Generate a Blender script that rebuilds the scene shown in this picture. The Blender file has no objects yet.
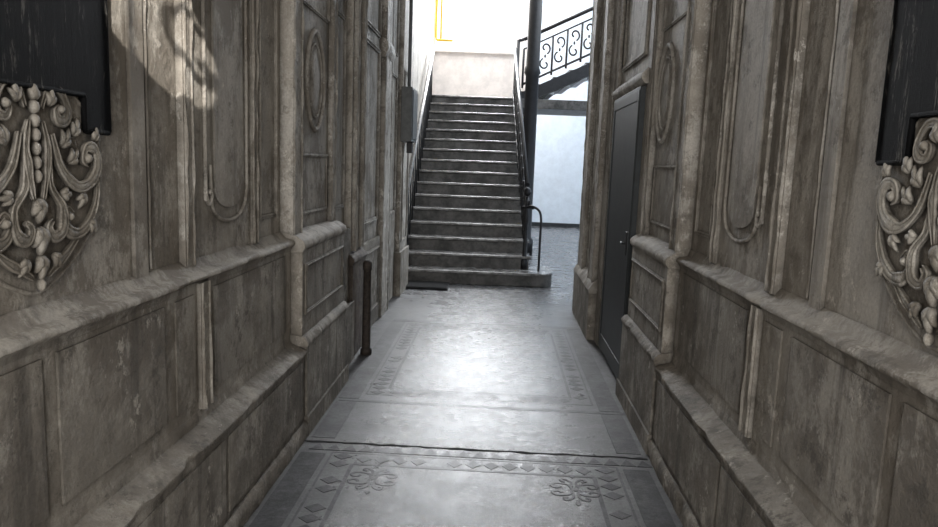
import bpy, bmesh, math, random
from mathutils import Matrix, Vector, noise as mn
random.seed(4)
# ---------------------------------------------------------------- camera
cd=bpy.data.cameras.new('camera'); cam=bpy.data.objects.new('camera',cd); bpy.context.collection.objects.link(cam)
R=Matrix.Rotation(math.radians(2.2),4,'Z')@Matrix.Rotation(math.radians(90-8.05),4,'X')@Matrix.Rotation(math.radians(2.2),4,'Z')
cam.matrix_world=Matrix.Translation((0,0,1.5))@R
cd.lens=700/938*36; cd.clip_start=.02
bpy.context.scene.camera=cam
bpy.context.scene.view_settings.view_transform='Standard'

# ---------------------------------------------------------------- materials
def newmat(name):
    m=bpy.data.materials.new(name); m.use_nodes=True
    nt=m.node_tree; b=nt.nodes['Principled BSDF']
    return m,nt,b
def mixc(nt,fac,a,b,blend='MIX'):
    n=nt.nodes.new('ShaderNodeMix'); n.data_type='RGBA'; n.blend_type=blend
    def put(s,v):
        if hasattr(v,'is_output'): nt.links.new(v,s)
        elif isinstance(v,(int,float)): s.default_value=v
        else: s.default_value=(*v,1)
    put(n.inputs[0],fac); put(n.inputs[6],a); put(n.inputs[7],b)
    return n.outputs[2]
def ramp(nt,src,lo,hi,a=0.,b=1.):
    n=nt.nodes.new('ShaderNodeMapRange'); n.inputs[1].default_value=lo; n.inputs[2].default_value=hi
    n.inputs[3].default_value=a; n.inputs[4].default_value=b
    nt.links.new(src,n.inputs[0]); return n.outputs[0]
def math2(nt,op,a,c=0.):
    n=nt.nodes.new('ShaderNodeMath'); n.operation=op
    for s,v in((n.inputs[0],a),(n.inputs[1],c)):
        if hasattr(v,'is_output'): nt.links.new(v,s)
        else: s.default_value=v
    return n.outputs[0]
def noise(nt,co,scale,detail=6,rough=.6,stretch=None,dist=0.):
    if stretch:
        mp=nt.nodes.new('ShaderNodeMapping'); mp.inputs['Scale'].default_value=stretch
        nt.links.new(co,mp.inputs[0]); co=mp.outputs[0]
    n=nt.nodes.new('ShaderNodeTexNoise'); n.inputs['Scale'].default_value=scale
    n.inputs['Detail'].default_value=detail; n.inputs['Roughness'].default_value=rough
    n.inputs['Distortion'].default_value=dist
    nt.links.new(co,n.inputs['Vector']); return n.outputs['Fac']
def plaster(name,dark,mid,light,chip=.60,rough=.7,bump=.5,grime=.75):
    m,nt,b=newmat(name)
    co=nt.nodes.new('ShaderNodeNewGeometry').outputs['Position']
    sep=nt.nodes.new('ShaderNodeSeparateXYZ'); nt.links.new(co,sep.inputs[0])
    black=[x*.35 for x in dark]
    c=mixc(nt,ramp(nt,noise(nt,co,1.5,10,.7),.44,.55),dark,mid)
    c=mixc(nt,ramp(nt,noise(nt,co,3.4,11,.78,(1,1,.6)),.49,.55,0,.85),c,light)
    st=noise(nt,co,9,8,.68,(1,1,.09))
    c=mixc(nt,ramp(nt,st,.53,.64,0,grime*.75),c,black)
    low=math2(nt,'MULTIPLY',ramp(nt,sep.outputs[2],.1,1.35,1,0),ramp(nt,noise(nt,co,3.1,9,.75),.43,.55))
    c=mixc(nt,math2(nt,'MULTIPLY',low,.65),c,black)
    c=mixc(nt,ramp(nt,noise(nt,co,5.5,12,.84),.545,.59,0,grime*.8),c,black)
    c=mixc(nt,ramp(nt,noise(nt,co,16,9,.8,(1,1,.6)),.34,.46,grime*.7,0),c,dark)
    c=mixc(nt,ramp(nt,noise(nt,co,6.5,12,.8,(1,.9,.75)),chip,chip+.015,0,.75),c,[x*1.3 for x in light])
    c=mixc(nt,ramp(nt,noise(nt,co,95,4,.7),.35,.65,.4,0),c,dark)
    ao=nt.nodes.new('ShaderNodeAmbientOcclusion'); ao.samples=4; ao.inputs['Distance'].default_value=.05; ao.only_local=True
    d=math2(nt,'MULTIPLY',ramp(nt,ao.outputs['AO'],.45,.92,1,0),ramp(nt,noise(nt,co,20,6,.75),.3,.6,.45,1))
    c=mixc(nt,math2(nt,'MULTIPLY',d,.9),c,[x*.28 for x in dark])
    nt.links.new(c,b.inputs['Base Color'])
    h=math2(nt,'ADD',math2(nt,'MULTIPLY',noise(nt,co,7,8,.7),3.0),noise(nt,co,45,8,.75))
    bp=nt.nodes.new('ShaderNodeBump'); bp.inputs['Strength'].default_value=bump; bp.inputs['Distance'].default_value=.02
    nt.links.new(h,bp.inputs['Height']); nt.links.new(bp.outputs[0],b.inputs['Normal'])
    b.inputs['Roughness'].default_value=rough
    return m
def simple(name,col,rough=.5,metal=0.,var=.25,bump=.0,scale=12):
    m,nt,b=newmat(name)
    co=nt.nodes.new('ShaderNodeNewGeometry').outputs['Position']
    n=noise(nt,co,scale,8,.72)
    c=mixc(nt,ramp(nt,n,.4,.6),[x*(1-var) for x in col],[min(1,x*(1+var)) for x in col])
    nt.links.new(c,b.inputs['Base Color'])
    b.inputs['Roughness'].default_value=rough; b.inputs['Metallic'].default_value=metal
    if bump:
        bp=nt.nodes.new('ShaderNodeBump'); bp.inputs['Strength'].default_value=bump; bp.inputs['Distance'].default_value=.01
        nt.links.new(noise(nt,co,scale*3,6,.7),bp.inputs['Height']); nt.links.new(bp.outputs[0],b.inputs['Normal'])
    return m
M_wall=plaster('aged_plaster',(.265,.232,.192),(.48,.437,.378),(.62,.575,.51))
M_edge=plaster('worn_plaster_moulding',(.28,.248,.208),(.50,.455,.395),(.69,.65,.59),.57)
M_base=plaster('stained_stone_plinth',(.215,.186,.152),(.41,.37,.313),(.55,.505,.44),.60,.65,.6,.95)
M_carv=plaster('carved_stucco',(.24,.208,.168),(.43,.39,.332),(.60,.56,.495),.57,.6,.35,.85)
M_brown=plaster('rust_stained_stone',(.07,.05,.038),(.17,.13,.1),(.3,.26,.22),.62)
M_rust=simple('rusty_iron',(.04,.03,.024),.7,.2,.5,.3,30)
M_iron=simple('black_wrought_iron',(.012,.012,.014),.5,.2)
M_door=simple('slate_painted_metal',(.014,.018,.020),.55,.1,.3,.1)
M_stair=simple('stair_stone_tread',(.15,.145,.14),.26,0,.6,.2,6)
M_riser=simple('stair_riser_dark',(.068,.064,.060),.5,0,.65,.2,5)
M_hall=simple('pale_hall_plaster',(.60,.67,.74),.8,0,.06,.05,4)
M_cream=simple('cream_plaster',(.77,.71,.67),.8,0,.08,.1,5)
M_yel=simple('yellow_pipe_paint',(.6,.38,.02),.4,0,.1)
M_rail=simple('grey_painted_rail',(.30,.29,.28),.4,.2,.25)
M_white=simple('white_window_paint',(.75,.76,.78),.5,0,.05)
M_box=simple('grey_enamel_box',(.08,.083,.083),.45,.1,.2)
M_ceil=simple('dingy_ceiling_plaster',(.3,.27,.23),.85,0,.25,.1,3)
M_mat=simple('rubber_mat',(.01,.01,.011),.9,0,.3,.5,60)
M_blk,nt,b=newmat('black_cracked_paint')
co=nt.nodes.new('ShaderNodeNewGeometry').outputs['Position']
w=noise(nt,co,30,10,.85,(1,1,.12),.3)
c=mixc(nt,ramp(nt,w,.575,.59,0,.7),(.004,.004,.0045),(.2,.19,.17)); nt.links.new(c,b.inputs['Base Color'])
b.inputs['Roughness'].default_value=.7; b.inputs['Specular IOR Level'].default_value=.1
bp=nt.nodes.new('ShaderNodeBump'); bp.inputs['Strength'].default_value=.5; bp.inputs['Distance'].default_value=.01
nt.links.new(w,bp.inputs['Height']); nt.links.new(bp.outputs[0],b.inputs['Normal'])
def floormat(name,dark,light,r0,r1,spec=.5,worn=None):
    m,nt,b=newmat(name)
    co=nt.nodes.new('ShaderNodeNewGeometry').outputs['Position']
    sep=nt.nodes.new('ShaderNodeSeparateXYZ'); nt.links.new(co,sep.inputs[0])
    c=mixc(nt,ramp(nt,noise(nt,co,1.4,10,.72),.42,.58),dark,light)
    if worn: c=mixc(nt,ramp(nt,noise(nt,co,11,10,.8),.43,.55,0,.85),c,worn)
    c=mixc(nt,ramp(nt,noise(nt,co,4,10,.8),.52,.62,0,.6),c,[x*.5 for x in dark])
    c=mixc(nt,ramp(nt,noise(nt,co,40,8,.85),.4,.56,.6,0),c,[x*.4 for x in dark])
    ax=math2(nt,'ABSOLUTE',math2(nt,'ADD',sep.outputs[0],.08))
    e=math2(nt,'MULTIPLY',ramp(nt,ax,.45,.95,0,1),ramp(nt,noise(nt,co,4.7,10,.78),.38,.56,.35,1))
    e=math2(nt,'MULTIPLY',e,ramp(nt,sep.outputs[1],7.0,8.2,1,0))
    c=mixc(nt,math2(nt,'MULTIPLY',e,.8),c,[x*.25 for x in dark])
    v=nt.nodes.new('ShaderNodeTexVoronoi'); v.inputs['Scale'].default_value=130; nt.links.new(co,v.inputs['Vector'])
    c=mixc(nt,ramp(nt,v.outputs['Distance'],.0,.5,.2,0),c,[min(1,x*1.4) for x in light])
    nt.links.new(c,b.inputs['Base Color'])
    rgh=math2(nt,'ADD',ramp(nt,noise(nt,co,6,10,.8),.38,.62,r0,r1),math2(nt,'MULTIPLY',e,.2))
    nt.links.new(rgh,b.inputs['Roughness'])
    b.inputs['Specular IOR Level'].default_value=spec
    bp=nt.nodes.new('ShaderNodeBump'); bp.inputs['Strength'].default_value=.45; bp.inputs['Distance'].default_value=.005
    nt.links.new(noise(nt,co,55,8,.8),bp.inputs['Height']); nt.links.new(bp.outputs[0],b.inputs['Normal'])
    return m
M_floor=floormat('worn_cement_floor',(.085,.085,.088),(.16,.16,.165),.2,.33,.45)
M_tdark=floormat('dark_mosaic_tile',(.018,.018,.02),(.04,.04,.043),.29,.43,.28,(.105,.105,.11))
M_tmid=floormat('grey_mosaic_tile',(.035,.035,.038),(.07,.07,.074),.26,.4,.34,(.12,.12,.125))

# ---------------------------------------------------------------- builder
class B:
    def __init__(s,T=None): s.bm=bmesh.new(); s.mats=[]; s.T=T or (lambda p:p)
    def mi(s,m):
        if m not in s.mats: s.mats.append(m)
        return s.mats.index(m)
    def v(s,p): return s.bm.verts.new(s.T(Vector(p)))
    def box(s,x0,x1,y0,y1,z0,z1,m):
        i=s.mi(m); V=[s.v((x,y,z)) for x in(x0,x1) for y in(y0,y1) for z in(z0,z1)]
        for f in((0,1,3,2),(4,6,7,5),(0,4,5,1),(2,3,7,6),(0,2,6,4),(1,5,7,3)):
            s.bm.faces.new([V[k] for k in f]).material_index=i
    def prism(s,pts,ext,m,smooth=False):
        i=s.mi(m); e=Vector(ext); A=[s.v(p) for p in pts]; C=[s.v(Vector(p)+e) for p in pts]
        s.bm.faces.new(A).material_index=i; s.bm.faces.new(C[::-1]).material_index=i
        n=len(pts)
        for k in range(n):
            f=s.bm.faces.new((A[k],A[(k+1)%n],C[(k+1)%n],C[k])); f.material_index=i; f.smooth=smooth
    def loft(s,rings,m,smooth=True):
        i=s.mi(m); V=[[s.v(p) for p in r] for r in rings]; n=len(V[0])
        s.bm.faces.new(V[0]).material_index=i; s.bm.faces.new(V[-1][::-1]).material_index=i
        for a,c in zip(V[:-1],V[1:]):
            for k in range(n):
                f=s.bm.faces.new((a[k],a[(k+1)%n],c[(k+1)%n],c[k])); f.material_index=i; f.smooth=smooth
    def tube(s,pts,r,m,seg=8,closed=False,flat=None):
        i=s.mi(m); P=[Vector(p) for p in pts]; n=len(P)
        rr=r if isinstance(r,(list,tuple)) else [r]*n
        up=None; rings=[]
        for k in range(n):
            if closed: t=P[(k+1)%n]-P[k-1]
            else: t=P[min(k+1,n-1)]-P[max(k-1,0)]
            if t.length<1e-9: t=Vector((0,0,1))
            t.normalize()
            if up is None:
                up=Vector((0,0,1)) if abs(t.z)<.9 else Vector((1,0,0))
            up=(up-t*up.dot(t)).normalized(); bi=t.cross(up)
            ring=[]
            for j in range(seg):
                a=2*math.pi*j/seg
                o=(up*math.cos(a)+bi*math.sin(a))*rr[k]
                if flat: o.x*=flat
                ring.append(s.v(P[k]+o))
            rings.append(ring)
        for k in range(n if closed else n-1):
            a,c=rings[k],rings[(k+1)%n]
            for j in range(seg):
                f=s.bm.faces.new((a[j],a[(j+1)%seg],c[(j+1)%seg],c[j])); f.material_index=i; f.smooth=True
        if not closed:
            s.bm.faces.new(rings[0][::-1]).material_index=i; s.bm.faces.new(rings[-1]).material_index=i
    def ell(s,c,r,m,rot=0.,nu=12,nv=7):
        i=s.mi(m); cr,sr=math.cos(rot),math.sin(rot); rings=[]
        for a in range(1,nv):
            th=math.pi*a/nv; ring=[]
            for b_ in range(nu):
                ph=2*math.pi*b_/nu
                x=r[0]*math.sin(th)*math.cos(ph); y=r[1]*math.sin(th)*math.sin(ph); z=r[2]*math.cos(th)
                ring.append(s.v((c[0]+x,c[1]+y*cr-z*sr,c[2]+y*sr+z*cr)))
            rings.append(ring)
        t=s.v((c[0],c[1]-r[2]*sr,c[2]+r[2]*cr)); u=s.v((c[0],c[1]+r[2]*sr,c[2]-r[2]*cr))
        for k in range(nu):
            fs=[s.bm.faces.new((t,rings[0][k],rings[0][(k+1)%nu])),s.bm.faces.new((u,rings[-1][(k+1)%nu],rings[-1][k]))]
            for q in range(len(rings)-1):
                fs.append(s.bm.faces.new((rings[q][k],rings[q+1][k],rings[q+1][(k+1)%nu],rings[q][(k+1)%nu])))
            for f in fs: f.material_index=i; f.smooth=True
    def done(s,name,bevel=0.,parent=None):
        bmesh.ops.recalc_face_normals(s.bm,faces=s.bm.faces)
        me=bpy.data.meshes.new(name); s.bm.to_mesh(me); s.bm.free()
        for m in s.mats: me.materials.append(m)
        o=bpy.data.objects.new(name,me); bpy.context.collection.objects.link(o)
        if bevel:
            md=o.modifiers.new('bevel','BEVEL'); md.width=bevel; md.segments=2; md.limit_method='ANGLE'; md.angle_limit=math.radians(50)
        if parent: o.parent=parent
        return o
def smooth_path(pts,n=6,closed=False):
    P=[Vector(p) for p in pts]; out=[]; L=len(P)
    rng=range(L) if closed else range(L-1)
    for k in rng:
        if closed: a,b_,c,d=P[k-1],P[k],P[(k+1)%L],P[(k+2)%L]
        else: a,b_,c,d=P[max(k-1,0)],P[k],P[k+1],P[min(k+2,L-1)]
        for j in range(n):
            t=j/n
            out.append(.5*((2*b_)+(c-a)*t+(2*a-5*b_+4*c-d)*t*t+(3*b_-a-3*c+d)*t**3))
    if not closed: out.append(P[-1])
    return out
def spiral(cx,cy,r0,r1,a0,a1,n=24):
    return [(cx+(r0+(r1-r0)*k/n)*math.cos(a0+(a1-a0)*k/n),cy+(r0+(r1-r0)*k/n)*math.sin(a0+(a1-a0)*k/n)) for k in range(n+1)]

# ---------------------------------------------------------------- walls
def side_builder(s,W):
    return B(lambda p:Vector((s*(W-p.x),p.y,p.z)))
def profile_run(b,prof,y0,y1,m,amp=.004):
    """moulding run with a worn, slightly chipped edge"""
    n=max(2,int((y1-y0)/.03)); rings=[]
    sd=b.T(Vector((0,0,0))).x*7
    for k in range(n+1):
        y=y0+(y1-y0)*k/n; ring=[]
        for j,(d,z) in enumerate(prof):
            if d<=.001: ring.append((d,y,z)); continue
            a=mn.noise(Vector((sd+d*4,y*9,z*30)))*amp
            ch=max(0,mn.noise(Vector((sd+5,y*6.3,z*16)))-.30)*.05
            ring.append((d+a-ch,y,z+mn.noise(Vector((sd+9,y*7,z*30)))*amp*.7))
        rings.append(ring)
    b.loft(rings,m)
def bead(b,d,y,z0,z1,r,m):
    n=max(2,int(min(z1-z0,2.2)/.04)); P=[];Rr=[]
    for k in range(n+1):
        z=z0+min(z1-z0,2.2)*k/n
        v=mn.noise(Vector((y*13,z*8,d*50+b.T(Vector((0,0,0))).x*3)))
        P.append((d+v*.001,y+v*.0015,z)); Rr.append(max(r*.25,r*(.95+v*.9)))
    if z1-z0>2.2: P.append((d,y,z1)); Rr.append(r)
    b.tube(P,Rr,m,6)
def vstrip(b,y0,y1,z0,z1,d,m,bd=True):
    b.box(-.01,d,y0,y1,z0,z1,m)
    if bd and d>.012:
        w=min(.014,(y1-y0)*.2)
        bead(b,d-.001,y0+w,z0,z1,w*.65,m); bead(b,d-.001,y1-w,z0,z1,w*.65,m)
def frame(b,y0,y1,z0,z1,d,w,m,h=.008):
    def bar(a0,a1,c0,c1): b.box(d-.004,d+h,a0,a1,c0,c1,m)
    bar(y0,y0+w,z0,z1); bar(y1-w,y1,z0,z1); bar(y0+w,y1-w,z0,z0+w); bar(y0+w,y1-w,z1-w,z1)
    b.tube([(d+h,y0+w/2,z0+w/2),(d+h,y1-w/2,z0+w/2),(d+h,y1-w/2,z1-w/2),(d+h,y0+w/2,z1-w/2)],w*.25,m,6,True)
ZT=4.25
def near_wall(b,y_end,dd,dc,dp):
    b.box(-.3,0,-1.6,y_end,0,ZT,M_wall)
    y0=-1.59; y1=3.63
    b.box(-.02,dd,y0,y1,.45,1.04,M_wall)
    profile_run(b,[(-.01,1.02),(dd+.003,1.02),(dd+.006,1.035),(dc-.010,1.042),(dc,1.050),(dc,1.060),(dc-.010,1.070),(dd*.6,1.078),(.006,1.11),(-.01,1.115)],y0+.005,y1-.005,M_wall)
    profile_run(b,[(-.01,0),(dp-.01,0),(dp-.01,.45),(dp,.465),(dp,.478),(dp-.014,.488),(dd+.01,.515),(dd+.006,.535),(dd-.002,.56),(-.01,.56)],y0+.01,y1-.01,M_base,.005)
    profile_run(b,[(-.01,0),(dp+.010,0),(dp+.010,.07),(dp-.002,.09),(-.01,.09)],y0+.015,y1-.015,M_base)
    for a,c in((-.6,.35),(.38,1.58),(1.64,2.2),(2.28,2.43)):
        b.box(dd-.01,dd+.006,a,c,.60,1.0,M_base)
    b.box(dd-.01,dd+.006,2.6,3.52,.60,1.0,M_base)
    vstrip(b,2.46,2.55,.56,1.035,dd+.014,M_wall)
    b.box(dp-.02,dp-.005,.9,2.5,.12,.43,M_base); b.box(dp-.02,dp-.005,2.53,3.55,.12,.43,M_base)
    vstrip(b,2.13,2.21,1.1,ZT,.012,M_wall); bead(b,.004,2.235,1.12,ZT,.007,M_edge)
    vstrip(b,2.455,2.54,1.09,ZT,.024,M_edge)
    b.box(-.01,.008,2.545,3.2,1.10,ZT,M_wall)
    pts=[(.012,2.66,ZT),(.012,2.66,2.6),(.012,2.66,1.42)]
    pts+= [(.012,2.66+q[0],1.36+q[1]) for q in [(0,.02),(.01,-.03),(.035,-.05),(.055,-.02),(.04,.0),(.03,-.015)]]
    b.tube(smooth_path(pts,5),.009,M_edge,7)
    arc=[(.010,2.71,1.46),(.012,2.71,1.36)]+[(.012,2.90-.19*math.cos(t),1.33-.10*math.sin(t)) for t in [math.pi*k/10 for k in range(11)]]+[(.012,3.10,1.36),(.012,3.10,1.6),(.012,3.10,ZT)]
    b.tube(arc,.0085,M_wall,7)
    b.prism([(.004,2.90-.155*math.cos(t),1.36-.075*math.sin(t)) for t in [math.pi*k/10 for k in range(11)]]+[(.004,3.055,ZT),(.004,2.745,ZT)],(.012,0,0),M_wall)
    vstrip(b,3.16,3.24,1.10,ZT,.018,M_wall)
    frame(b,3.29,3.55,1.2,ZT-.1,.0,.02,M_wall,.008)
def pilaster(b,y0,y1,oval_y,oval_z,dp):
    b.box(-.02,dp,y0,y1,-.0,.52,M_base)
    b.box(-.02,dp+.012,y0-.012,y1+.012,0,.11,M_base)
    profile_run(b,[(-.02,.5),(dp+.004,.5),(dp+.008,.512),(dp+.008,.526),(dp-.012,.55),(-.02,.575)],y0-.008,y1+.008,M_base)
    b.box(-.02,dp-.03,y0+.004,y1-.004,.55,1.03,M_base)
    frame(b,y0+.05,y1-.05,.66,.94,dp-.03,.02,M_base)
    profile_run(b,[(-.02,1.0),(dp-.03,1.01),(dp-.016,1.03),(dp-.014,1.048),(dp-.02,1.065),(dp-.055,1.09),(-.02,1.12)],y0-.006,y1+.006,M_wall)
    b.box(-.02,.035,y0+.01,y1-.01,1.09,ZT,M_wall)
    vstrip(b,y0+.003,y0+.17,1.07,ZT,.07,M_edge)
    vstrip(b,y1-.12,y1-.003,1.07,ZT,.06,M_edge)
    frame(b,y0+.2,y1-.15,1.18,oval_z-.42,.035,.02,M_edge)
    frame(b,y0+.2,y1-.15,oval_z+.38,ZT-.1,.035,.02,M_edge)
    for k,(sc,r) in enumerate(((1,.017),(.75,.009))):
        b.tube([(.036,oval_y+.19*sc*math.cos(t),oval_z+.28*sc*math.sin(t)) for t in [2*math.pi*j/36 for j in range(36)]],r,M_edge,8,True)
    b.ell((.034,oval_y,oval_z),(.012,.11,.18),M_wall)
def carving(b,cy,cz):
    out=[(.0,.27),(.12,.27),(.20,.22),(.275,.16),(.29,.05),(.275,-.05),(.22,-.14),(.14,-.205),(.06,-.245),(0,-.26)]
    full=out+[(-a,c) for a,c in out[::-1][1:-1]]
    path=smooth_path([(0,cy+a,cz+c) for a,c in full],4,True)
    b.prism([(.001,p.y,p.z) for p in path],(.009,0,0),M_wall)
    b.tube([(.008,p.y,p.z) for p in path],.006,M_wall,6,True)
    def rel(pts,r0,r1,d=.016,n=6):
        p=smooth_path([(d,cy+a,cz+c) for a,c in pts],n); L=len(p)
        rad=[(r0+(r1-r0)*abs(2*k/(L-1)-1)**1.3)*(1+.4*mn.noise(p[k]*22)) for k in range(L)]
        b.tube(p,rad,M_carv,10,flat=.8)
        for sg in(1,-1):
            e=[]
            for k in range(L):
                t=(p[min(k+1,L-1)]-p[max(k-1,0)]).normalized(); e.append(p[k]+Vector((.006,-t.z*sg*rad[k]*.75,t.y*sg*rad[k]*.75)))
            b.tube(e,[r*.38 for r in rad],M_carv,6)
    def leaf(a,c,an,l,w=.011,s=1):
        base=Vector((.018,cy+s*a,cz+c))
        for da,f in((0,1),(.5,.72),(-.5,.72)):
            ang=an+da; dr=Vector((0,s*math.sin(ang),math.cos(ang)))
            P=[base,base+dr*l*f*.5+Vector((.008,0,0)),base+dr*l*f]
            b.tube(smooth_path(P,3),[w*.5,w*.85,w,w,w*.85,w*.6,w*.2],M_carv,7,flat=.7)
    for s in(1,-1):
        def S(l): return [(s*a,c) for a,c in l]
        rel(S([(.03,.19),(.055,.235),(.10,.24),(.13,.205),(.122,.17),(.095,.165),(.085,.188),(.1,.2)]),.014,.006)
        rel(S([(.06,.13),(.09,.05),(.15,.0),(.21,.005),(.25,.045),(.243,.095),(.205,.10),(.19,.07),(.21,.055)]),.017,.007,.02)
        rel(S([(.255,.03),(.255,-.03),(.222,-.09),(.17,-.125),(.12,-.12),(.10,-.088),(.118,-.06),(.14,-.075)]),.014,.006)
        rel(S([(.045,.07),(.05,.0),(.09,-.05),(.085,-.11),(.05,-.125),(.033,-.10),(.05,-.083)]),.014,.006,.02)
        rel(S([(.16,-.135),(.115,-.17),(.07,-.195),(.03,-.22)]),.011,.005)
        rel(S([(.025,.16),(.04,.1),(.033,.03),(.018,-.03)]),.012,.005,.02)
        for a,c,an,l in((.13,.06,.9,.06),(.19,-.02,-2.6,.05),(.06,.2,.2,.05),(.10,.10,.7,.065),(.05,-.17,2.5,.05),(.245,.12,.3,.045),(.21,-.1,2.3,.05),(.15,.13,.5,.055),(.09,-.02,1.6,.05)):
            leaf(a,c,an,l,.0095,s)
        b.ell((.024,cy+s*.206,cz+.072),(.015,.014,.014),M_carv)
        b.ell((.022,cy+s*.12,cz-.08),(.014,.012,.012),M_carv)
        b.ell((.022,cy+s*.1,cz+.193),(.014,.012,.012),M_carv)
    for k in range(7): b.ell((.022,cy,cz+.225-.033*k),(.013,.0155-.001*k,.0175),M_carv)
    leaf(0,-.03,math.pi,.06,.016); leaf(0,-.10,math.pi,.07,.018); leaf(0,-.17,math.pi,.06,.014); leaf(0,.21,0,.04,.012)
    b.ell((.02,cy,cz-.24),(.012,.009,.016),M_carv)
def black_panel(b,yc,y_in,z_low,y_tail,z_tail):
    w=y_tail-yc; wi=y_in-yc
    pts=[(-w,z_tail),(-wi,z_tail),(-wi,z_low),(wi,z_low),(wi,z_tail),(w,z_tail),(w,3.3),(-w,3.3)]
    b.prism([(.004,yc+a,z) for a,z in pts],(.022,0,0),M_blk)
    n=len(pts)
    for k in range(n):
        a,c=pts[k],pts[(k+1)%n]
        b.tube([(.02,yc+a[0],a[1]),(.02,yc+c[0],c[1])],.009,M_blk,6)

# LEFT
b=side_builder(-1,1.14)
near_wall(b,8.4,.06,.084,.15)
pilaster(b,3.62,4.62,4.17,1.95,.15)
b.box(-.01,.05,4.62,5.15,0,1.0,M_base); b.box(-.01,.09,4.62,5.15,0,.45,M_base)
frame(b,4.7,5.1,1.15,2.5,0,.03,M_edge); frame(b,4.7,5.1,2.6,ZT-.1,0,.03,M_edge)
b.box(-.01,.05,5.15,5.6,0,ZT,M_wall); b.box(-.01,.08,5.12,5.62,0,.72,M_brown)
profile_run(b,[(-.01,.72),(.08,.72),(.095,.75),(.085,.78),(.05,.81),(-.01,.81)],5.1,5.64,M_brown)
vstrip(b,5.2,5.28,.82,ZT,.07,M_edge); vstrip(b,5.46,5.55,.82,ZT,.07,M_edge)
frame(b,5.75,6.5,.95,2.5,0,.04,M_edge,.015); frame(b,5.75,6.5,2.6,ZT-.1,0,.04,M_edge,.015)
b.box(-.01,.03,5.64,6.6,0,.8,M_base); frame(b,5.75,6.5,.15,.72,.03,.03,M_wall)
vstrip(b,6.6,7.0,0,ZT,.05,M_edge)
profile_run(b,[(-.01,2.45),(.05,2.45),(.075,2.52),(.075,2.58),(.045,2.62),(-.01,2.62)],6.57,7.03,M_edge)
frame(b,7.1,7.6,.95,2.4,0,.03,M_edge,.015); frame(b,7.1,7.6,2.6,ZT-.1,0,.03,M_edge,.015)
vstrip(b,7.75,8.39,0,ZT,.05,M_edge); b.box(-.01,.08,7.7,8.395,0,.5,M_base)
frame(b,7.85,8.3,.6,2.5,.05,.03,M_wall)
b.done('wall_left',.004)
b=side_builder(-1,1.14); carving(b,1.66,1.405); b.done('carved_cartouche')
b=side_builder(-1,1.14); black_panel(b,1.40,1.87,1.645,1.985,1.55); b.done('black_wooden_panel',.003)
b=B(); px,py=-.985,5.3
b.tube([(px,py,0),(px,py,.04),(px,py,.05),(px,py,.66),(px,py,.67),(px,py,.72),(px,py,.74)],[.045,.045,.034,.03,.036,.036,.02],M_rust,12); b.done('iron_corner_post')
# RIGHT
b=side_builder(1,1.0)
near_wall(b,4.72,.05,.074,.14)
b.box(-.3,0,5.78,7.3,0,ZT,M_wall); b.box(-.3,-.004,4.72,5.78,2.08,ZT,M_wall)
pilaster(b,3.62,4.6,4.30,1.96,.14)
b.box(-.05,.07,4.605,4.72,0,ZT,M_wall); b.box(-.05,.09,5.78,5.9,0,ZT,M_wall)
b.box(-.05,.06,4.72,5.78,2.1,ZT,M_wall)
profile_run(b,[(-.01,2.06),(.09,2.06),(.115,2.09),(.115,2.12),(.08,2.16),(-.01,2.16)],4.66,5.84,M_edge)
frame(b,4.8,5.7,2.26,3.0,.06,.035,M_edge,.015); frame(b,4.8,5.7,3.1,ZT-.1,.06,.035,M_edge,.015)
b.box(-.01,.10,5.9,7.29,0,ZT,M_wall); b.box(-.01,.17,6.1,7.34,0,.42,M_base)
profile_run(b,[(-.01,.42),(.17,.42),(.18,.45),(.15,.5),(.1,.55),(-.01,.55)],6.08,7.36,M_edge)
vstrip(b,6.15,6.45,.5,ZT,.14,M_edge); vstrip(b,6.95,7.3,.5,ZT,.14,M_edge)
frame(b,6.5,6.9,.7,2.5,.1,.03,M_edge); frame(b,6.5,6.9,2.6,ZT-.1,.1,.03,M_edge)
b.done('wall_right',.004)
b=side_builder(1,1.0); carving(b,1.58,1.39); b.done('carved_cartouche')
b=side_builder(1,1.0); black_panel(b,1.30,1.75,1.655,1.88,1.545); b.done('black_wooden_panel',.003)
b=side_builder(1,1.0)
b.box(.03,.105,4.725,5.775,.03,2.05,M_door)
b.box(.10,.110,4.74,4.80,.05,2.03,M_door); b.box(.10,.110,5.70,5.76,.05,2.03,M_door); b.box(.10,.110,4.8,5.7,1.96,2.03,M_door); b.box(.10,.110,4.8,5.7,.05,.16,M_door)
b.tube([(.1,4.86,1.0),(.13,4.86,1.0),(.13,4.93,1.0)],.008,M_iron); b.box(.1,.112,4.83,4.89,.92,1.08,M_iron)
b.done('door_1',.003)

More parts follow.
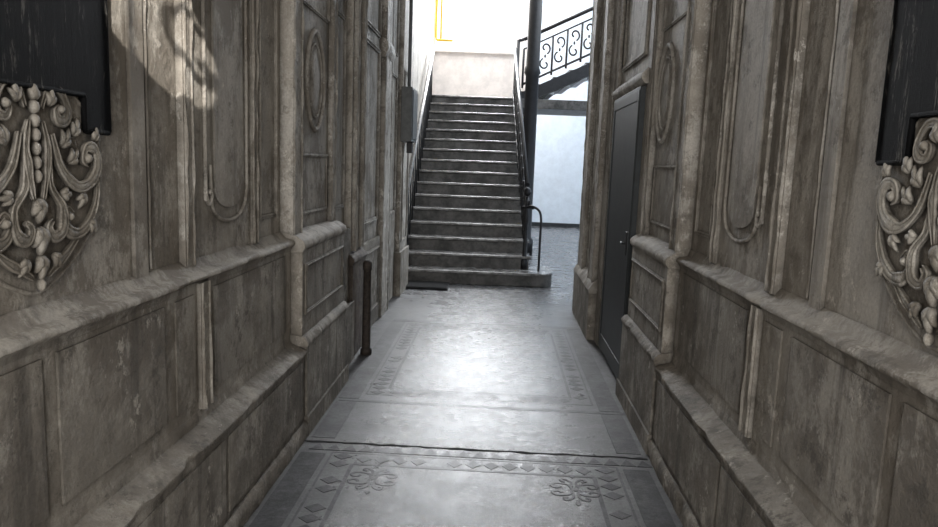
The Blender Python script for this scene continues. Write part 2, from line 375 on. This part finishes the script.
# ---------------------------------------------------------------- floor
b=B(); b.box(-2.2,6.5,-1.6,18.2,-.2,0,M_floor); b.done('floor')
b=B()
hh=[.0006]
def q(x0,x1,y0,y1,m):
    hh[0]+=.00004
    b.box(x0,x1,y0,y1,0.0002,hh[0],m)
def dia(x,y,a,c,m): b.prism([(x-a,y,.0003),(x,y-c,.0003),(x+a,y,.0003),(x,y+c,.0003)],(0,0,.0014),m)
def panel(y0,y1,xl=-.80,xr=.66):
    for x in(xl,xr): q(x-.006,x+.006,y0,y1,M_tmid)
    s=.13
    q(xl+s-.010,xl+s+.010,y0+s,y1-s,M_tdark); q(xr-s-.010,xr-s+.010,y0+s,y1-s,M_tdark)
    q(xl,xr,y0-.006,y0+.006,M_tmid); q(xl,xr,y1-.006,y1+.006,M_tmid)
    q(xl+s,xr-s,y0+s-.010,y0+s+.010,M_tdark); q(xl+s,xr-s,y1-s-.010,y1-s+.010,M_tdark)
    n=int((y1-y0)/.09)
    for k in range(n):
        y=y0+(k+.5)*(y1-y0)/n
        for x in(xl+.065,xr-.065): 
            if random.random()>.1: dia(x,y,.048,.04,M_tdark if random.random()<.7 else M_tmid)
    n=int((xr-xl-.26)/.09)
    for k in range(n):
        x=xl+.13+(k+.5)*(xr-xl-.26)/n
        for y in(y0+.065,y1-.065): 
            if random.random()>.2: dia(x,y,.038,.045,M_tmid if random.random()<.5 else M_tdark)
panel(.6,3.42); panel(4.35,6.4)
q(-.95,.85,4.2,4.24,M_tmid); q(-.95,.82,6.48,6.56,M_tmid); q(-1.0,.8,7.6,7.64,M_tmid)
for k in range(21):
    x=-.93+k*.085; b.prism([(x,3.44,.0003),(x+.08,3.44,.0003),(x+.04,3.52,.0003)],(0,0,.0016),M_tdark)
for x0,x1 in((-.96,-.83),(.69,.82)):
    q(x0,x1,-1,3.4,M_tdark); q(x0,x1,3.6,4.19,M_tmid); q(x0,x1,4.25,6.47,M_tmid)
def ribbon(pts,w,m):
    P=smooth_path([(p[0],p[1],0) for p in pts],5); n=len(P)
    for k in range(n-1):
        t=(P[k+1]-P[k]); 
        if t.length<1e-6: continue
        nn=Vector((-t.y,t.x,0)).normalized()*w
        a,c=P[k],P[k+1]
        hh[0]+=.000003
        b.prism([(p.x,p.y,.0004) for p in(a-nn,c-nn,c+nn,a+nn)],(0,0,hh[0]*.5),m)
def arabesque(cx,cy,m):
    for sx in(1,-1):
        for sy in(1,-1):
            ribbon([(cx+sx*a,cy+sy*c) for a,c in((.012,0),(.03,.05),(.09,.06),(.11,.03),(.08,.015),(.065,.035))],.0065,m)
            ribbon([(cx+sx*a,cy+sy*c) for a,c in((.012,.03),(.015,.08),(.045,.11),(.06,.09),(.04,.08))],.0065,m)
    dia(cx,cy,.01,.02,m); dia(cx,cy+.14,.012,.02,m); dia(cx,cy-.14,.012,.02,m)
for ay in(3.14,1.2): arabesque(-.54,ay,M_tdark); arabesque(.42,ay,M_tdark)
random.seed(9); x=-.98; y=3.545; top=[];bot=[]
while x<.85:
    h=.003+random.random()**2*.010; top.append((x,y+h,.0006)); bot.append((x,y-h,.0006)); x+=.03+random.random()*.03; y=3.545+random.uniform(-.006,.006)
for k in range(len(top)-1): b.prism([bot[k],bot[k+1],top[k+1],top[k]],(0,0,.0022),M_mat)
b.done('floor_mosaic_border')
b=B(); b.box(-1.10,-.56,8.2,8.64,0,.022,M_mat)
for k in range(12): b.box(-1.09,-.57,8.21+k*.036,8.228+k*.036,.020,.032,M_mat)
b.done('doormat',.002)

# ---------------------------------------------------------------- staircase (local frame)
SM=Matrix.Translation((-.41,9.0,0))@Matrix.Rotation(math.radians(2.2),4,'Z')
def SB(): return B(lambda p:SM@p)
NR=16; rise=2.78/NR; run=.325
xl,xr=-.86,.84
b=SB()
pl=[(xl,.35),(xl,-.3),(xr+.12,-.3)]+[(xr+.12+.17*math.sin(t),-.13-.17*math.cos(t)) for t in [math.pi/2*k/8 for k in range(1,9)]]+[(xr+.29,.35)]
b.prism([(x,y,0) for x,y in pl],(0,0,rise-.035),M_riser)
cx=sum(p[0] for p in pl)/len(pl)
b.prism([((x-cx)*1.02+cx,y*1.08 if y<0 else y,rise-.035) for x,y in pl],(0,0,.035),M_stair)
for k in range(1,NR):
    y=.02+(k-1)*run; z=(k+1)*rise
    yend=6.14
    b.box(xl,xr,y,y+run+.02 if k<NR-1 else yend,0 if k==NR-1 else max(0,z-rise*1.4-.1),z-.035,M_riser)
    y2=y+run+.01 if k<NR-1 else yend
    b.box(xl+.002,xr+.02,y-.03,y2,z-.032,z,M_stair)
b.prism([(xr-.05,.3,0),(xr-.05,4.7,0),(xr-.05,4.7,2.6),(xr-.05,.3,.2)],(.04,0,0),M_riser)
b.box(xr+.02,3.0,4.62,6.15,2.6,2.78,M_riser)
b.done('staircase',.008)
b=SB()
sl=rise/run
def zs(y): return rise*2+ (y-.02)*sl
xb=xr-.06
ytop=(NR-2)*run+.1
b.tube([(xb,.1,zs(.1)+.88),(xb,ytop,zs(ytop)+.88)],.028,M_iron,10)
b.tube([(xb,.1,zs(.1)+.1),(xb,ytop,zs(ytop)+.1)],.016,M_iron,6)
b.tube([(xb,.1,zs(.1)+.74),(xb,ytop,zs(ytop)+.74)],.012,M_iron,6)
def iron_fill(b,org,du,slope,L,H0,H1,step=.3,r=.011):
    n=int(L/step)
    for k in range(n+1):
        u=k*step; base=Vector(org)+Vector(du)*u+Vector((0,0,slope*u))
        b.tube([base+Vector((0,0,H0-.1)),base+Vector((0,0,H1))],r*1.2,M_iron,6)
        if k==n: break
        for fl in(1,-1):
            c=base+Vector(du)*(step/2)+Vector((0,0,slope*step/2+(H0+H1)/2))
            pts=[]
            for t in range(21):
                f=t/20; rr_=step*.38*(1-.72*f); a=-1.2+5.6*f
                pts.append(c+Vector(du)*(rr_*math.cos(a))*fl+Vector((0,0,fl*((H1-H0)*.24+rr_*math.sin(a)*1.1))))
            b.tube(pts,r,M_iron,5)
        b.ell(c,(.02,.02,.035),M_iron)
iron_fill(b,(xb,.18,rise*2+.02),(0,1,0),sl,4.5,.14,.74,.33)
nx,ny=xb,.03
b.tube([(nx,ny,rise),(nx,ny,rise+.12),(nx,ny,rise+.14),(nx,ny,.75),(nx,ny,.8),(nx,ny,1.12)],[.045,.045,.028,.025,.04,.025],M_iron,12)
b.ell((nx,ny,1.18),(.05,.05,.06),M_iron)
b.tube([(nx,ny-.02,1.05),(nx+.02,ny-.1,1.02),(nx+.02,ny-.14,1.08)],.014,M_iron)
b.tube([(nx-.06,ny,.98),(nx+.08,ny,.98)],.016,M_iron); b.ell((nx+.08,ny,.98),(.025,.025,.025),M_iron)
b.tube(smooth_path([(nx,ny-.02,.98),(nx+.06,ny-.08,1.0),(nx+.15,ny-.12,.95),(nx+.18,ny-.13,.84),(nx+.18,ny-.13,.6),(nx+.18,ny-.13,rise)],6),.016,M_iron)
b.done('iron_stair_balustrade')
b=SB()
b.tube([(1.0,3.0,0),(1.0,3.0,.25),(1.0,3.0,.3),(1.0,3.0,3.0),(1.0,3.0,3.05),(1.0,3.0,3.15),(1.0,3.0,6.4)],[.15,.15,.115,.11,.14,.11,.11],M_iron,16)
b.done('iron_column')
b=SB()
b.prism([(xl+.001,-.1,rise),(xl+.001,ytop,zs(ytop)),(xl+.001,ytop,zs(ytop)+.2),(xl+.001,-.1,zs(-.1)+.2)],(.045,0,0),M_wall)
b.tube([(xl+.1,-.05,zs(-.05)+.85),(xl+.1,ytop,zs(ytop)+.85)],.03,M_rail,10)
b.tube([(xl+.1,-.05,zs(-.05)+.74),(xl+.1,ytop,zs(ytop)+.74)],.012,M_iron,8)
for k in range(14):
    y=.05+k*run+.12; b.tube([(xl+.1,y,zs(y)-.08),(xl+.1,y,zs(y)+.82)],.011,M_iron,6)
b.tube([(xl+.1,-.05,zs(-.05)+.85),(xl+.1,-.1,zs(-.05)+.75),(xl+.1,-.1,rise)],.024,M_iron)
b.done('stair_handrail')
b=SB()
x0=.95; rr=.145; n=12; tr=.30
for k in range(n):
    z=2.78+(k+1)*rr; x=x0+k*tr
    b.box(x,x+tr+.02,4.75,6.1,z-.18,z-.03,M_white); b.box(x-.02,x+tr+.02,4.72,6.1,z-.03,z,M_stair)
ang=rr/tr
b.prism([(x0-.1,4.66,2.62),(x0+n*tr,4.66,2.62+n*tr*ang),(x0+n*tr,4.66,2.62+n*tr*ang+.22),(x0-.1,4.66,2.86)],(0,.07,0),M_iron)
b.prism([(x0-.1,4.72,2.6),(x0+n*tr,4.72,2.62+n*tr*ang),(x0+n*tr,4.72,2.68+n*tr*ang),(x0-.1,4.72,2.68)],(0,1.4,0),M_riser)
b.tube([(x0,4.69,2.9+.98),(x0+n*tr,4.69,2.9+.98+n*tr*ang)],.035,M_iron)
b.tube([(x0,4.69,2.9+.15),(x0+n*tr,4.69,2.9+.15+n*tr*ang)],.022,M_iron)
b.tube([(x0,4.69,2.9+.8),(x0+n*tr,4.69,2.9+.8+n*tr*ang)],.016,M_iron)
iron_fill(b,(x0,4.69,2.9),(1,0,0),ang,3.5,.18,.8,.27,.018)
b.tube([(xr,4.69,3.85),(x0,4.69,3.88)],.03,M_iron); b.tube([(xr,4.69,2.8),(xr,4.69,3.86)],.03,M_iron)
b.done('upper_stair_flight')

# ---------------------------------------------------------------- hall shell
H=6.9
b=SB(); b.box(xl-.3,xl-.002,-.75,6.5,0,H,M_wall); b.done('wall_hall_left')
b=SB()
wx0,wx1,wz=-.86+.06,.84+.0,3.86
b.box(xl-.3,wx0,6.15,6.45,0,H,M_cream); b.box(wx1,wx1+.3,6.15,6.45,0,H,M_cream)
b.box(wx0,wx1,6.15,6.45,0,wz,M_cream); b.box(wx0,wx1,6.15,6.45,6.5,H,M_cream)
b.box(wx0-.05,wx1+.05,6.08,6.2,wz-.05,wz,M_cream)
b.done('wall_window')
b=SB()
for x in(wx0,(wx0+wx1)/2+.05,wx1): b.box(x-.035,x+.035,6.25,6.32,wz,6.5,M_white)
for z in(wz+.04,wz+1.2,6.46): b.box(wx0,wx1,6.26,6.31,z-.03,z+.03,M_white)
b.done('window_1',.004)
b=SB()
b.tube([(-.80,6.06,H),(-.80,6.06,4.1),(-.78,6.06,4.04),(-.45,6.06,4.04)],.028,M_yel,10)
b.tube([(-.70,6.06,H),(-.70,6.06,4.04)],.02,M_yel,8)
b.done('yellow_gas_pipe')
b=B(); b.box(-2.2,6.5,18,18.2,0,H,M_hall); b.box(-2.2,6.5,17.97,18,0,.1,M_door); b.box(3.2,3.26,17.95,18,1.5,1.65,M_box); b.done('wall_back')
b=B(); b.box(6.3,6.5,7.3,18,0,H,M_hall); b.done('wall_hall_right')
b=B(); b.box(1.3,6.5,7.1,7.3,0,H,M_hall); b.done('wall_hall_front')
b=B(); b.box(-1.5,1.4,7.1,7.3,ZT+.1,H,M_hall); b.done('wall_above_passage')
b=B(); b.box(-1.6,1.4,-1.6,8.4,ZT,ZT+.1,M_ceil); b.done('ceiling')
b=B(); b.box(-2.2,1.2,7.3,18,H,H+.1,M_ceil); b.done('ceiling_hall')
b=side_builder(-1,1.14)
b.box(.05,.17,7.65,8.1,1.72,2.3,M_box); b.box(.17,.18,7.68,8.07,1.75,2.27,M_box); b.tube([(.1,7.9,2.3),(.1,7.9,ZT)],.02,M_box)
b.box(.1,.16,7.8,7.9,1.6,1.72,M_iron)
b.done('electric_meter_box',.006)
b=B()
b.box(-1.13,.99,-1.05,-.97,2.78,2.86,M_iron); b.box(-1.13,.99,-1.05,-.97,3.6,3.66,M_iron)
for k in range(16):
    x=-1.06+k*.13; b.tube([(x,-1,2.86),(x,-1,3.6)],.005,M_iron)
    for j in range(5):
        cz=2.94+j*.145; f=1 if (j+k)%2 else -1
        if x+.13>.99: continue
        b.tube([(x+.065+f*p[0],-1,cz+p[1]) for p in spiral(0,0,.05,.01,0,7,18)],.006,M_iron,5)
        a=(j*1.7+k); b.tube([(x+.065,-1,cz),(x+.065+.03*math.cos(a),-1,cz+.03*math.sin(a)),(x+.065+.06*math.cos(a+.4),-1,cz+.06*math.sin(a+.4))],[.004,.016,.003],M_iron,6)
b.done('entrance_transom_grille')

# ---------------------------------------------------------------- lights
def area(name,loc,tgt,sx,sy,p,col):
    l=bpy.data.lights.new(name,'AREA'); l.shape='RECTANGLE'; l.size=sx; l.size_y=sy; l.energy=p; l.color=col
    o=bpy.data.objects.new(name,l); bpy.context.collection.objects.link(o); o.location=loc
    o.rotation_euler=(Vector(tgt)-Vector(loc)).to_track_quat('-Z','Y').to_euler(); return o
area('window_daylight',(-.2,15.9,5.25),(-.15,8,2.6),1.6,2.6,760,(.93,.96,1))
area('hall_skylight',(3.8,12.5,6.8),(3.8,12.5,0),4,8,480,(.86,.93,1))
area('stairwell_fill',(-.4,13.3,6.8),(-.5,13.8,0),1.5,3.2,150,(.97,.98,1))  # added fill lamp below the closed ceiling, brightens stairs and window parapet
area('entrance_daylight',(0,-2.6,2.3),(0,3,1.45),2.2,3.2,170,(1,.975,.935))
l=bpy.data.lights.new('sunbeam','SPOT'); l.energy=2800; l.spot_size=math.radians(3.7); l.spot_blend=.12; l.shadow_soft_size=.006; l.color=(1,.96,.9)
o=bpy.data.objects.new('sunbeam',l); bpy.context.collection.objects.link(o); o.location=(.9,-3,4.0)
o.rotation_euler=(Vector((-1.14,2.27,1.95))-Vector((.9,-3,4.0))).to_track_quat('-Z','Y').to_euler()
w=bpy.data.worlds.new('sky'); bpy.context.scene.world=w; w.use_nodes=True
w.node_tree.nodes['Background'].inputs[0].default_value=(.9,.94,1,1); w.node_tree.nodes['Background'].inputs[1].default_value=1.0
